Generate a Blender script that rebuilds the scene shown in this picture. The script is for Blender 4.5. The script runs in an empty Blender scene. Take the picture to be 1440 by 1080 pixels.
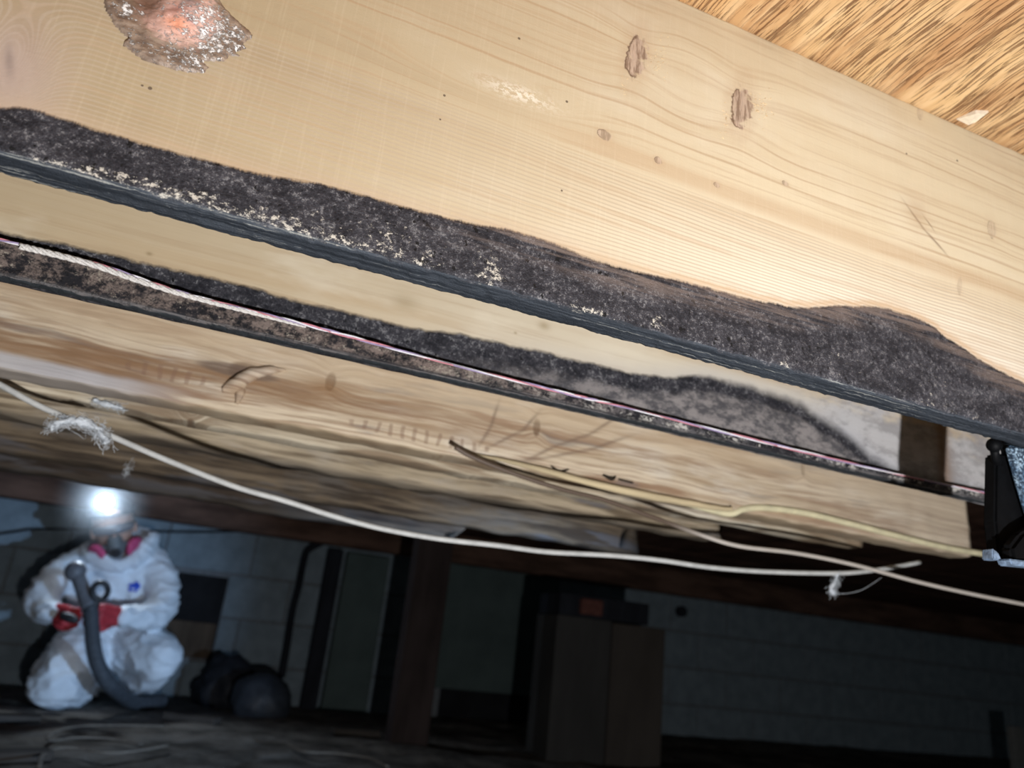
import bpy, bmesh, math, random
import numpy as np
from mathutils import Vector, Matrix, noise as mnoise
random.seed(7)
C = bpy.context.scene
COL = C.collection

# ------------------------------------------------------------------ camera
F = 1050.0                                   # focal length in pixels of the 1440x1080 frame
ax = Vector((.9217, .2152, .3228)).normalized()      # world X seen from the camera (right, down, forward)
az = Vector((.1039, -.9399, .3256))
az = (az - ax * az.dot(ax)).normalized()
ay = az.cross(ax)
RIGHT = Vector((ax.x, ay.x, az.x)); DOWN = Vector((ax.y, ay.y, az.y)); FWD = Vector((ax.z, ay.z, az.z))
cam_d = bpy.data.cameras.new('camera'); cam = bpy.data.objects.new('camera', cam_d); COL.objects.link(cam)
cam.matrix_world = Matrix((( RIGHT.x, -DOWN.x, -FWD.x, 0), (RIGHT.y, -DOWN.y, -FWD.y, 0), (RIGHT.z, -DOWN.z, -FWD.z, 0), (0, 0, 0, 1)))
cam_d.sensor_width = 36; cam_d.lens = F / 1440 * 36; cam_d.clip_start = .01; cam_d.clip_end = 60
cam_d.dof.use_dof = True; cam_d.dof.focus_distance = .47; cam_d.dof.aperture_fstop = 7.5
C.camera = cam

def ray(px, py): return RIGHT * (px - 720) + DOWN * (py - 540) + FWD * F
def onY(px, py, Y): d = ray(px, py); return d * (Y / d.y)
def onZ(px, py, z): d = ray(px, py); return d * (z / d.z)

# ------------------------------------------------------------------ world, lamps, exposure
w = bpy.data.worlds.new('world'); C.world = w; w.use_nodes = True
w.node_tree.nodes['Background'].inputs[0].default_value = (.68, .88, 1.0, 1)
w.node_tree.nodes['Background'].inputs[1].default_value = .105
C.view_settings.view_transform = 'Standard'; C.view_settings.look = 'None'
C.view_settings.exposure = 0; C.view_settings.gamma = 1; C.view_settings.use_curve_mapping = False

def spot(name, loc, target, watts, deg, blend, radius, col):
    d = bpy.data.lights.new(name, 'SPOT'); d.energy = watts; d.spot_size = math.radians(deg); d.spot_blend = blend
    d.shadow_soft_size = radius; d.color = col
    o = bpy.data.objects.new(name, d); COL.objects.link(o); o.location = loc
    o.rotation_euler = (Vector(target) - Vector(loc)).to_track_quat('-Z', 'Y').to_euler()
    return o
spot('torch_light', (.26, -.25, -.30), (.42, .8, .25), 50, 165, .35, .012, (.98, .985, 1))
spot('work_light', (1.45, .15, -.2), (-.55, 3.4, .02), 265, 30, .9, .03, (.43, .66, 1))

# ------------------------------------------------------------------ node helper
class W:
    def __init__(s, g, k): s.g = g; s.k = k
    def _o(s, op, b=None, c=None, rev=False):
        a_, b_ = (b, s) if rev else (s, b)
        return s.g.math(op, a_, b_, c)
    def __add__(s, b): return s._o('ADD', b)
    __radd__ = __add__
    def __sub__(s, b): return s._o('SUBTRACT', b)
    def __rsub__(s, b): return s._o('SUBTRACT', b, rev=True)
    def __mul__(s, b): return s._o('MULTIPLY', b)
    __rmul__ = __mul__
    def __truediv__(s, b): return s._o('DIVIDE', b)
    def __neg__(s): return s * -1
class G:
    def __init__(g, name, origin=(0, 0, 0)):
        g.mat = bpy.data.materials.new(name); g.mat.use_nodes = True
        g.t = g.mat.node_tree; g.n = g.t.nodes; g.bsdf = g.n['Principled BSDF']
        tc = g.n.new('ShaderNodeTexCoord'); ad = g.n.new('ShaderNodeVectorMath'); ad.operation = 'ADD'
        g.t.links.new(tc.outputs['Object'], ad.inputs[0]); ad.inputs[1].default_value = origin
        sp = g.n.new('ShaderNodeSeparateXYZ'); g.t.links.new(ad.outputs[0], sp.inputs[0])
        g.P = ad.outputs[0]; g.x, g.y, g.z = (W(g, sp.outputs[i]) for i in range(3))
        ge = g.n.new('ShaderNodeNewGeometry'); sn = g.n.new('ShaderNodeSeparateXYZ'); g.t.links.new(ge.outputs['True Normal'], sn.inputs[0])
        g.nx, g.ny, g.nz = (W(g, sn.outputs[i]) for i in range(3))
    def put(g, inp, v):
        if isinstance(v, W): g.t.links.new(v.k, inp)
        elif v is not None:
            if isinstance(v, tuple) and len(v) == 3 and len(inp.default_value) == 4: v = v + (1,)
            inp.default_value = v
    def math(g, op, a, b=None, c=None, clamp=False):
        n = g.n.new('ShaderNodeMath'); n.operation = op; n.use_clamp = clamp
        g.put(n.inputs[0], a); g.put(n.inputs[1], b)
        if c is not None: g.put(n.inputs[2], c)
        return W(g, n.outputs[0])
    def vec(g, x, y, z):
        n = g.n.new('ShaderNodeCombineXYZ')
        for i, v in enumerate((x, y, z)): g.put(n.inputs[i], v)
        return W(g, n.outputs[0])
    def noise(g, sx, sy, sz, detail=4, rough=.55, x=None, y=None, z=None, off=0, dist=0):
        n = g.n.new('ShaderNodeTexNoise')
        g.put(n.inputs['Vector'], g.vec((x or g.x) * sx + off, (y or g.y) * sy, (z or g.z) * sz))
        n.inputs['Scale'].default_value = 1; n.inputs['Detail'].default_value = detail; n.inputs['Roughness'].default_value = rough
        n.inputs['Distortion'].default_value = dist
        return W(g, n.outputs['Fac'])
    def voro(g, sx, sy, sz):
        n = g.n.new('ShaderNodeTexVoronoi'); g.put(n.inputs['Vector'], g.vec(g.x * sx, g.y * sy, g.z * sz)); n.inputs['Scale'].default_value = 1
        return W(g, n.outputs['Distance'])
    def sm(g, v, a, b, lo=0., hi=1.):           # smoothstep
        n = g.n.new('ShaderNodeMapRange'); n.interpolation_type = 'SMOOTHSTEP'
        g.put(n.inputs[0], v); g.put(n.inputs[1], a); g.put(n.inputs[2], b); g.put(n.inputs[3], lo); g.put(n.inputs[4], hi)
        return W(g, n.outputs[0])
    def mix(g, f, a, b):
        n = g.n.new('ShaderNodeMix'); n.data_type = 'RGBA'; n.clamp_factor = True
        g.put(n.inputs[0], f); g.put(n.inputs[6], a); g.put(n.inputs[7], b)
        return W(g, n.outputs[2])
    def mx(g, a, b): return g.math('MAXIMUM', a, b)
    def mn(g, a, b): return g.math('MINIMUM', a, b)
    def sin(g, a): return g.math('SINE', a)
    def abs(g, a): return g.math('ABSOLUTE', a)
    def curve(g, v, pts):                      # piecewise curve through (x, y) points
        xs = [p[0] for p in pts]; ys = [p[1] for p in pts]
        x0, x1, y0, y1 = min(xs), max(xs), min(ys) - .001, max(ys) + .001
        n = g.n.new('ShaderNodeFloatCurve'); cm = n.mapping.curves[0]
        q = sorted(((x - x0) / (x1 - x0), (y - y0) / (y1 - y0)) for x, y in pts)
        cm.points[0].location = q[0]; cm.points[1].location = q[-1]
        for p in q[1:-1]: cm.points.new(*p)
        n.mapping.update()
        g.put(n.inputs['Value'], (v - x0) / (x1 - x0)); n.inputs['Factor'].default_value = 1
        return W(g, n.outputs[0]) * (y1 - y0) + y0
    def ell(g, cx, cz, rx, rz, rot=0., x=None, z=None):  # normalised squared distance to an ellipse centre
        dx = (x or g.x) - cx; dz = (z or g.z) - cz
        if rot:
            c_, s_ = math.cos(rot), math.sin(rot); dx, dz = dx * c_ + dz * s_, dz * c_ - dx * s_
        dx = dx / rx; dz = dz / rz
        return dx * dx + dz * dz
    def gauss(g, *a, **k): return g.math('EXPONENT', -g.ell(*a, **k))
    def bump(g, h, dist=.001, strength=1.):
        n = g.n.new('ShaderNodeBump'); g.put(n.inputs['Height'], h); n.inputs['Distance'].default_value = dist; n.inputs['Strength'].default_value = strength
        g.t.links.new(n.outputs[0], g.bsdf.inputs['Normal'])
    def out(g, col, rough=.7, spec=.3, metal=0.):
        g.put(g.bsdf.inputs['Base Color'], col); g.put(g.bsdf.inputs['Roughness'], rough)
        g.bsdf.inputs['Specular IOR Level'].default_value = spec; g.bsdf.inputs['Metallic'].default_value = metal
        return g.mat

def simple(name, col, rough=.7, spec=.3, var=.25, scale=40, bump=.0005, stretch=(1, 1, 1), metal=0.):
    g = G(name); n = g.noise(scale * stretch[0], scale * stretch[1], scale * stretch[2], 5, .6)
    d = tuple(c * (1 - var) for c in col); b = tuple(min(1, c * (1 + var)) for c in col)
    m = g.mix(g.sm(n, .3, .7), d, b)
    if bump: g.bump(n, bump)
    return g.out(m, rough, spec, metal)

# ------------------------------------------------------------------ object helpers
def tag(o, label=None, cat=None, group=None, kind=None):
    if label: o['label'] = label
    if cat: o['category'] = cat
    if group: o['group'] = group
    if kind: o['kind'] = kind
    return o
def empty(name, loc, label=None, cat=None, group=None, kind=None):
    o = bpy.data.objects.new(name, None); COL.objects.link(o); o.location = loc; o.empty_display_size = .05
    return tag(o, label, cat, group, kind)
def obj(name, verts, faces, mat, parent=None, loc=None, smooth=False):
    """verts are world coordinates; the object's origin is its parent's (or loc)"""
    base = Vector(loc) if loc is not None else (Vector(parent.location) if parent else Vector((0, 0, 0)))
    if parent is not None:
        base = Vector((0, 0, 0)); q = parent
        while q is not None: base += Vector(q.location); q = q.parent
    me = bpy.data.meshes.new(name)
    me.from_pydata([(v[0] - base.x, v[1] - base.y, v[2] - base.z) for v in verts], [], faces)
    if smooth: me.polygons.foreach_set('use_smooth', [True] * len(me.polygons))
    if mat: me.materials.append(mat)
    me.update()
    o = bpy.data.objects.new(name, me); COL.objects.link(o)
    if parent is not None: o.parent = parent
    else: o.location = base
    return o
def box(x0, x1, y0, y1, z0, z1):
    v = [(x, y, z) for z in (z0, z1) for y in (y0, y1) for x in (x0, x1)]
    return v, [(0, 2, 3, 1), (4, 5, 7, 6), (0, 1, 5, 4), (2, 6, 7, 3), (0, 4, 6, 2), (1, 3, 7, 5)]
def cbox(x0, x1, y0, y1, z0, z1, b=.004):      # bevelled box
    bm = bmesh.new(); v, f = box(x0, x1, y0, y1, z0, z1)
    vs = [bm.verts.new(p) for p in v]
    for q in f: bm.faces.new([vs[i] for i in q])
    bmesh.ops.bevel(bm, geom=bm.edges[:], offset=b, segments=1, affect='EDGES')
    bm.normal_update(); bm.verts.index_update()
    r = [tuple(p.co) for p in bm.verts], [tuple(p.index for p in q.verts) for q in bm.faces]
    bm.free(); return r
def catmull(p, n=8):
    p = [Vector(q) for q in p]; p = [p[0] * 2 - p[1]] + p + [p[-1] * 2 - p[-2]]; o = []
    for i in range(1, len(p) - 2):
        for k in range(n):
            t = k / n; a, b, c, d = p[i - 1], p[i], p[i + 1], p[i + 2]
            o.append(.5 * ((2 * b) + (c - a) * t + (2 * a - 5 * b + 4 * c - d) * t * t + (3 * b - a - 3 * c + d) * t ** 3))
    o.append(p[-2]); return o
def tube(path, r, n=10, cap=True):
    """r a number or function of 0..1"""
    V, Fc = [], []; path = [Vector(q) for q in path]; L = len(path); up = Vector((.13, .2, 1)).normalized()
    for i, q in enumerate(path):
        t = (path[min(i + 1, L - 1)] - path[max(i - 1, 0)]).normalized()
        a = t.cross(up).normalized(); b = a.cross(t)
        rr = r(i / (L - 1)) if callable(r) else r
        for k in range(n):
            an = 2 * math.pi * k / n; V.append(q + (a * math.cos(an) + b * math.sin(an)) * rr)
    for i in range(L - 1):
        for k in range(n):
            k2 = (k + 1) % n; Fc.append((i * n + k, i * n + k2, (i + 1) * n + k2, (i + 1) * n + k))
    if cap: Fc.append(tuple(range(n))[::-1]); Fc.append(tuple((L - 1) * n + k for k in range(n)))
    return V, Fc
def join(*parts):
    V, Fc = [], []
    for v, f in parts:
        o = len(V); V += list(v); Fc += [tuple(i + o for i in q) for q in f]
    return V, Fc
def beam(x0, x1, yf, yb, z0, z1, dx=.004, rad=.003, amp=.0008, freq=120, edge=0., nz=10, ny=5, low=None, end=0.):
    """lumber running along X: rounded section, rough surface; low(x) moves the lower edge"""
    sec = []
    def arc(cy, cz, a0):
        for k in range(4):
            a = a0 + math.pi / 2 * k / 3; sec.append((cy + rad * math.cos(a), cz + rad * math.sin(a)))
    arc(yf + rad, z0 + rad, math.pi)                       # front lower corner
    for k in range(1, ny): sec.append((yf + rad + (yb - yf - 2 * rad) * k / ny, z0))
    arc(yb - rad, z0 + rad, 1.5 * math.pi)
    sec.append((yb, (z0 + z1) / 2))
    arc(yb - rad, z1 - rad, 0)
    arc(yf + rad, z1 - rad, math.pi / 2)
    for k in range(1, nz): t = 1 - (k / nz); sec.append((yf, z0 + rad + (z1 - z0 - 2 * rad) * t ** 1.6))
    n = len(sec); nx = max(2, int((x1 - x0) / dx)); V = []
    cy, cz = (yf + yb) / 2, (z0 + z1) / 2
    for i in range(nx + 1):
        x = x0 + (x1 - x0) * i / nx
        for (y, z) in sec:
            zz = z
            if low is not None: zz = z + low(x) * max(0, 1 - (z - z0) / .05)
            a = mnoise.noise(Vector((x * freq, y * freq, z * freq))) * amp
            e = 0.
            if edge and z < z0 + rad * 1.1: e = mnoise.noise(Vector((x * 180, y * 180, 3))) * edge + mnoise.noise(Vector((x * 700, y * 500, 9))) * edge * .6
            if end: xx = x + (end * mnoise.noise(Vector((y * 40, z * 60, 5))) if i == nx else 0)
            else: xx = x
            dy = -1 if y < cy - (yb - yf) * .4 else (1 if y > cy + (yb - yf) * .4 else 0)
            V.append((xx, y + dy * a, zz + e + (a if z < z0 + .001 else 0)))
    Fc = []
    for i in range(nx):
        for k in range(n):
            k2 = (k + 1) % n; Fc.append((i * n + k, (i + 1) * n + k, (i + 1) * n + k2, i * n + k2))
    Fc.append(tuple(range(n))); Fc.append(tuple(nx * n + k for k in range(n))[::-1])
    return V, Fc
def sheet(poly, fh, yplane, step=.0011, toward=-1):
    """relief patch on a plane Y: poly in (x, z); fh(x, z, d) height at distance d from the outline"""
    xs = [p[0] for p in poly]; zs = [p[1] for p in poly]
    nx = int((max(xs) - min(xs)) / step) + 2; nz = int((max(zs) - min(zs)) / step) + 2
    X = min(xs) + step * np.arange(nx); Z = min(zs) + step * np.arange(nz); XX, ZZ = np.meshgrid(X, Z, indexing='ij')
    ins = np.zeros(XX.shape, bool); D = np.full(XX.shape, 9.)
    for i in range(len(poly)):
        (xa, za), (xb, zb) = poly[i], poly[(i + 1) % len(poly)]
        c = ((za > ZZ) != (zb > ZZ)) & (XX < (xb - xa) * (ZZ - za) / (zb - za + 1e-12) + xa); ins ^= c
        t = np.clip(((XX - xa) * (xb - xa) + (ZZ - za) * (zb - za)) / ((xb - xa) ** 2 + (zb - za) ** 2 + 1e-12), 0, 1)
        D = np.minimum(D, np.hypot(XX - xa - t * (xb - xa), ZZ - za - t * (zb - za)))
    D = np.where(ins, D, -D); idx = {}; V = []; Fc = []
    for i in range(nx - 1):
        for j in range(nz - 1):
            if max(D[i, j], D[i + 1, j], D[i, j + 1], D[i + 1, j + 1]) <= 0: continue
            q = []
            for a, b in ((i, j), (i + 1, j), (i + 1, j + 1), (i, j + 1)):
                if (a, b) not in idx:
                    idx[(a, b)] = len(V); x, z = X[a], Z[b]
                    V.append((x, yplane + toward * (fh(x, z, D[a, b]) if D[a, b] > 0 else -.0006), z))
                q.append(idx[(a, b)])
            Fc.append(tuple(q))
    return V, Fc

# ================================================================== geometry constants
TOP = .484; BOT = .198; YB2 = .600; LB = .2035
Y1, Y2, YL, Y3, Y4, Y5, Y6, Y7 = .386, .588, .578, .825, .90, 1.06, 1.42, 1.60
WALLY = 3.95; FLOORZ = -.39

def pk(px, py, Y): p = onY(px, py, Y); return p.x, p.z

# ================================================================== materials of the joists
def mould_cols(g, dens, lo=(.010, .010, .014), hi=(.060, .058, .068), speck=(.56, .52, .45), fs=520):
    a = g.noise(38, 60, 70, 6, .8); b = g.noise(fs * .75, fs * .75, fs * .75, 5, .85); c = g.noise(fs * .42, fs, fs * .55, 6, .85, off=7)
    m = g.mix(g.sm(a * .45 + b * .55, .40, .61), lo, hi)
    m = g.mix(g.sm(b + a * .35, .735, .80) * .85, m, (.20, .195, .20))
    pit = g.sm(g.noise(230, 330, 180, 2, .5, off=3), .66, .70); m = g.mix(pit, m, (.004, .004, .005))
    thr = .80 - g.mn(dens, .85) * .32
    s = g.sm(c, thr, thr + .03)
    return g.mix(s, m, speck), s, a, b

def mat_joist_near():
    g = G('near_joist_wood')
    x, z = g.x, g.z
    knots = [  # px, py, rx, rz, warp, depth of colour
        (895, 80, .0085, .0215, .016, .9), (1042, 150, .0095, .0215, .017, .9), (850, 190, .0055, .0045, .008, .6),
        (926, 226, .0035, .003, .005, .6), (1008, 260, .003, .0026, .003, .5), (1104, 258, .003, .0026, .003, .5),
        (1395, 322, .006, .010, .008, .3), (1350, 402, .003, .010, .004, .2), (1294, 158, .0035, .010, .003, .25), (700, 395, .006, .006, .004, 0)]
    warp = g.noise(2.2, 1, 9, 2, .5, off=3) * .022
    for px, py, rx, rz, wa, dk in knots:
        cx, cz = pk(px, py, Y1); e = g.gauss(cx, cz, rx * 3.2, rz * 1.5); warp = warp + (z - cz) * e * (wa * 34)
    cx, cz = pk(715, 128, Y1); warp = warp + g.gauss(cx, cz, .05, .011) * .017      # cathedral oval
    cx, cz = pk(640, 108, Y1); warp = warp + g.gauss(cx, cz, .06, .014) * .010
    cx, cz = pk(5, 95, Y1); sw = g.gauss(cx, cz, .016, .03); warp = warp + sw * .06
    v = z + warp
    n1 = g.noise(7, 1, 260, 5, .6, z=v); n2 = g.noise(2.5, 1, 55, 3, .5, z=v, off=4); n3 = g.noise(1.2, 1, 14, 2, .5, z=v, off=9)
    blot = g.noise(9, 1, 22, 4, .6, off=21)
    _, zc = pk(900, 205, Y1)
    fine = g.sin(v * 2100 + g.noise(3, 1, 30, 2, .5, off=5) * 5)                     # narrow growth rings below the heart band
    finem = g.sm(v, zc - .004, zc - .018) * g.sm(n3, .25, .45)
    left = g.sm(x, .40, -.16)  # torch falloff put into the colour: darker towards the left
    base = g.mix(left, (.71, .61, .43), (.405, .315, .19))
    base = g.mix(g.sm(n2, .35, .7) * .5, base, g.mix(left, (.62, .50, .33), (.34, .25, .15)))
    base = g.mix(g.sm(blot, .45, .75) * .45, base, g.mix(left, (.78, .71, .56), (.45, .37, .26)))
    base = g.mix(g.sm(z, .34, .24) * g.sm(x, .10, .40) * .6, base, (.83, .78, .70))     # whiter low down to the right: torch brightness put into the colour
    base = g.mix(g.sm(g.abs(v - (zc + .002)), .012, .003) * g.sm(x, .12, .2) * .45, base, (.50, .34, .20))   # brown heart band
    base = g.mix(g.sm(fine, -.2, .95) * finem * .62, base, (.46, .37, .27))
    base = g.mix(g.sm(n1, .50, .66) * .30, base, (.46, .31, .18))
    rl = g.sin(v * 520 + n2 * 4); rm = g.sm(v, zc - .01, zc + .01) * .5 + .15
    base = g.mix(g.sm(rl, .80, 1.) * rm * g.sm(g.noise(3, 1, 30, 2, .5, off=31), .4, .6) * .75, base, (.42, .27, .15))
    saw = g.noise(560, 1, 22, 2, .5, off=11); base = g.mix(g.sm(saw, .50, .75) * .06, base, (.9, .8, .62))
    # white scuff in the cathedral
    cx, cz = pk(730, 132, Y1); sc = g.gauss(cx, cz, .022, .0055) * g.sm(g.noise(300, 1, 500, 3, .6, off=2), .45, .55); base = g.mix(sc * .8, base, (.85, .80, .68))
    # grey pink swirl on the far left
    base = g.mix(sw * .8, base, g.mix(g.sm(g.noise(120, 1, 30, 3, .6, x=x + z * .3, off=19), .35, .65), (.40, .30, .25), (.46, .36, .31)))
    cx, cz = pk(45, 120, Y1); base = g.mix(g.gauss(cx, cz, .018, .03) * .5, base, (.44, .34, .29))
    cx, cz = pk(13, 85, Y1); base = g.mix(g.gauss(cx, cz, .0022, .010, .3) * .6, base, (.22, .17, .15))
    # knots
    for i, (px, py, rx, rz, wa, dk) in enumerate(knots):
        if not dk: continue
        cx, cz = pk(px, py, Y1); kn = g.noise(160, 1, 160, 4, .6, off=i * 5.3)
        e = g.ell(cx, cz, rx, rz, -.15) + (kn - .5) * (3.2 if i < 2 else 1.4)
        m = g.sm(e, 1.15, .55)
        streak = g.noise(380, 1, 60, 3, .6, off=i * 3.1)
        kc = g.mix(g.sm(streak, .40, .58), (.17, .11, .085), (.54, .42, .34))
        base = g.mix(m * dk, base, kc)
        ring = g.sm(g.abs(g.ell(cx, cz, rx, rz, -.15) + (kn - .5) * 1.5 - .8), .22, .0) * g.sm(x - cx + (kn - .5) * .01, .001, -.002); base = g.mix(ring * min(1, dk * 1.2), base, (.09, .055, .038))
        halo = g.sm(e, 4.5, .8) * .25 * dk; base = g.mix(halo, base, (.46, .30, .18))
    # diagonal crack
    for (pa, qa), (pb, qb), wd in (((1275, 288), (1302, 325), .0011), ((1302, 325), (1330, 356), .0012), ((1300, 305), (1312, 322), .0008)):
        a_, b_ = pk(pa, qa, Y1), pk(pb, qb, Y1); L = math.dist(a_, b_); rt = math.atan2(b_[1] - a_[1], b_[0] - a_[0])
        e = g.gauss((a_[0] + b_[0]) / 2, (a_[1] + b_[1]) / 2, L * .55, wd, rt, x=x + (blot - .5) * .004, z=z + (n1 - .5) * .002)
        base = g.mix(e * .75, base, (.22, .14, .09))
    cx, cz = pk(1290, 300, Y1); base = g.mix(g.gauss(cx, cz, .012, .016) * .4, base, (.45, .31, .19))
    # specks
    for px, py, r in ((211, 124, .0011), (200, 120, .0007), (625, 134, .0009), (1346, 226, .0011), (730, 54, .0010), (797, 143, .0010), (619, 168, .0007), (790, 268, .0008), (1275, 216, .0009)):
        cx, cz = pk(px, py, Y1); base = g.mix(g.sm(g.ell(cx, cz, r, r), 1.3, .6) * .85, base, (.10, .07, .05))
    # mould
    brd = [(-300, 90), (0, 152), (45, 154), (90, 168), (200, 201), (330, 236), (480, 266), (560, 289), (660, 314), (760, 336), (850, 370), (960, 396), (1080, 426),
           (1200, 431), (1270, 441), (1330, 474), (1385, 510), (1440, 540), (1600, 640)]
    bp = [pk(px, py, Y1) for px, py in brd]; bz = g.curve(x, bp)
    fz = (g.noise(70, 1, 70, 5, .65, off=6) - .5) * .006 + (g.noise(900, 1, 120, 3, .6, off=8) - .5) * .0026
    d = bz - z + fz                                # >0 inside the mould
    dens = g.noise(16, 16, 30, 3, .55, off=40) * .5 - .05
    for px, py, rx, rz, a in ((290, 285, .010, .013, .55), (130, 240, .016, .007, .4), (205, 256, .02, .004, .45), (370, 303, .010, .009, .4), (430, 310, .022, .014, .42), (530, 332, .024, .013, .42),
                              (610, 365, .012, .006, .3), (690, 385, .012, .012, .5), (925, 452, .006, .006, .7), (1105, 515, .006, .005, .7), (1170, 505, .04, .018, .30),
                              (820, 440, .02, .006, .4), (1300, 520, .06, .03, .22), (1340, 570, .06, .02, .22), (680, 360, .06, .012, .18), (60, 228, .05, .003, .25), (240, 275, .08, .0035, .2)):
        cx, cz = pk(px, py, Y1); dens = dens + g.gauss(cx, cz, rx, rz, -.0) * (a * 1.15)
    edge = g.gauss(.3, BOT + .0035, 3, .0035) * g.sm(g.noise(14, 1, 20, 3, .6, off=60), .42, .62); dens = dens + edge * .30
    mc, s, na, nb = mould_cols(g, dens)
    mc = g.mix(g.sm(x, .2, .65) * .35, mc, g.mix(g.sm(na * .5 + nb * .5, .40, .62), (.016, .018, .026), (.095, .098, .118)))
    streaks = g.noise(14, 1, 240, 4, .65, off=70)
    bfade = g.sm(d, .022, .004) * g.sm(x, .05, .16) * g.sm(streaks, .40, .62); mc = g.mix(bfade * .75, mc, (.20, .155, .135))
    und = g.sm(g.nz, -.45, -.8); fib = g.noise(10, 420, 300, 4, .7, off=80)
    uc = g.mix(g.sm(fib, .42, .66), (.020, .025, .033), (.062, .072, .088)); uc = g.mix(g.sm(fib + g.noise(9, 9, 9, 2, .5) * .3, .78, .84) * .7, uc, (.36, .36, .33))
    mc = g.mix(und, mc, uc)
    inside = g.mx(g.sm(d, -.0012, .0012), und)
    rim = g.sm(g.abs(d + .003), .004, .0) * g.sm(x, .1, .3) * .45; base = g.mix(rim, base, (.52, .31, .13))
    smg = g.sm(d, -.012, 0.) * .3; base = g.mix(smg, base, (.52, .38, .27))
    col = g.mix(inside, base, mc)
    ins2 = g.sm(g.curve(g.x, bp) - g.z, -.001, .002)      # fresh nodes, so that colour and relief share nothing
    hm = g.noise(60, 60, 60, 5, .7) + g.noise(900, 900, 900, 3, .6) * .9
    hw = g.noise(7, 1, 260, 5, .6) * .15 + g.noise(500, 1, 500, 3, .6) * .16
    for i, (px, py, rx, rz, wa, dk) in enumerate(knots[:2]):
        cx, cz = pk(px, py, Y1); hw = hw + g.gauss(cx, cz, rx, rz, -.15) * g.noise(330, 1, 60, 3, .6, off=i * 3.1) * 2.4
    g.bump(hw * (1 - ins2) + hm * ins2, .0011, .8)
    return g.out(col, .7, .3)

def mat_joist_second():
    g = G('second_joist_wood'); x, z = g.x, g.z
    v = z + g.noise(2, 1, 9, 2, .5, off=13) * .02
    n1 = g.noise(6, 1, 200, 5, .6, z=v); n2 = g.noise(2, 1, 50, 3, .5, z=v, off=4); bl = g.noise(9, 1, 26, 4, .6, off=17)
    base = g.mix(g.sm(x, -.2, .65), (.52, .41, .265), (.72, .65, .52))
    base = g.mix(g.sm(n2, .4, .68) * .6, base, (.46, .32, .18)); base = g.mix(g.sm(n1, .5, .7) * .35, base, (.40, .28, .17))
    base = g.mix(g.sm(bl, .5, .72) * .5, base, (.72, .64, .50))
    for px, py, r, dk in ((570, 425, .012, .4), (765, 458, .006, .6), (210, 357, .0022, .8), (725, 468, .0015, .8), (700, 420, .01, .3)):
        cx, cz = pk(px, py, Y2); base = g.mix(g.gauss(cx, cz, r, r * .7) * dk, base, (.30, .22, .12))
    brd = [(-300, 268), (0, 325), (60, 336), (130, 352), (250, 380), (350, 402), (400, 418), (460, 432), (520, 447), (600, 462), (693, 479), (793, 501), (880, 521), (933, 529),
           (1013, 533), (1100, 556), (1140, 577), (1200, 618), (1250, 655), (1330, 684), (1500, 724)]
    bz = g.curve(x, [pk(px, py, Y2) for px, py in brd])
    d = bz - z + (g.noise(45, 1, 45, 5, .65, off=6) - .5) * .010
    mc, s, na, nb = mould_cols(g, g.noise(14, 1, 20, 3, .5, off=9) * .4 + g.sm(x, .25, .5) * .22, fs=380)
    gm = g.sm(d + (na - .5) * .02, .013, .024) * g.sm(x, .12, .34)
    mid = g.mix(g.sm(g.noise(60, 1, 110, 6, .7, off=50), .38, .62), (.085, .08, .085), (.30, .27, .26)); mid = g.mix(s * .8, mid, (.5, .46, .42))
    mc = g.mix(gm * .85, mc, mid)
    rightfade = g.sm(x, .86, .70); ins = g.sm(d, g.sm(x, .35, .6) * -.006 - .001, g.sm(x, .35, .6) * .008 + .003)
    haze_ = g.sm(d, -.022, .004) * g.sm(x, .05, .5) * .55; base = g.mix(haze_, base, (.42, .41, .42))
    # grey staining to the right of the dark band
    rs = g.sm(x, .49, .60) * g.sm(g.noise(16, 1, 36, 5, .65, off=90) + (.285 - z) * 6, .36, .62); base = g.mix(rs * .8, base, g.mix(g.sm(g.noise(30, 1, 60, 5, .7, off=91), .4, .6), (.26, .26, .29), (.46, .46, .49)))
    br = g.gauss(pk(1325, 620, Y2)[0], .26, .012, .2); base = g.mix(br * .75, base, (.22, .13, .075))
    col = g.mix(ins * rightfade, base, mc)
    g.bump(n1 * .3 + ins * (na + nb), .0012, .7)
    return g.out(col, .75, .25)

def mat_ledger():
    g = G('ledger_mould'); x, z = g.x, g.z
    t = g.sm(x, .12, .42)
    n = g.noise(110, 60, 130, 6, .8); b = g.noise(330, 200, 330, 4, .8, off=5); big = g.noise(24, 9, 50, 4, .6, off=8)
    c = g.mix(g.sm(n + (big - .5) * .5, .40, .60), (.018, .017, .020), g.mix(t, (.20, .155, .135), (.11, .105, .11)))
    c = g.mix(g.sm(b + (big - .5) * .5, .56, .66) * .75, c, g.mix(t, (.38, .33, .27), (.34, .33, .32)))
    lace = g.sm(g.noise(75, 60, 120, 5, .8, off=33) + (big - .5) * .3, .52, .56); c = g.mix(lace * t * .85, c, (.58, .55, .50))
    lowd = g.sm(z, LB + .005, LB + .002); c = g.mix(lowd * .85, c, g.mix(g.sm(g.noise(14, 300, 500, 4, .6), .45, .62), (.022, .022, .026), (.16, .15, .15)))
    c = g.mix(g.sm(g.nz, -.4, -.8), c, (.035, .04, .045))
    g.bump(n * .6 + b * .8 + lace, .0014, .8)
    return g.out(c, .85, .2)

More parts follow.
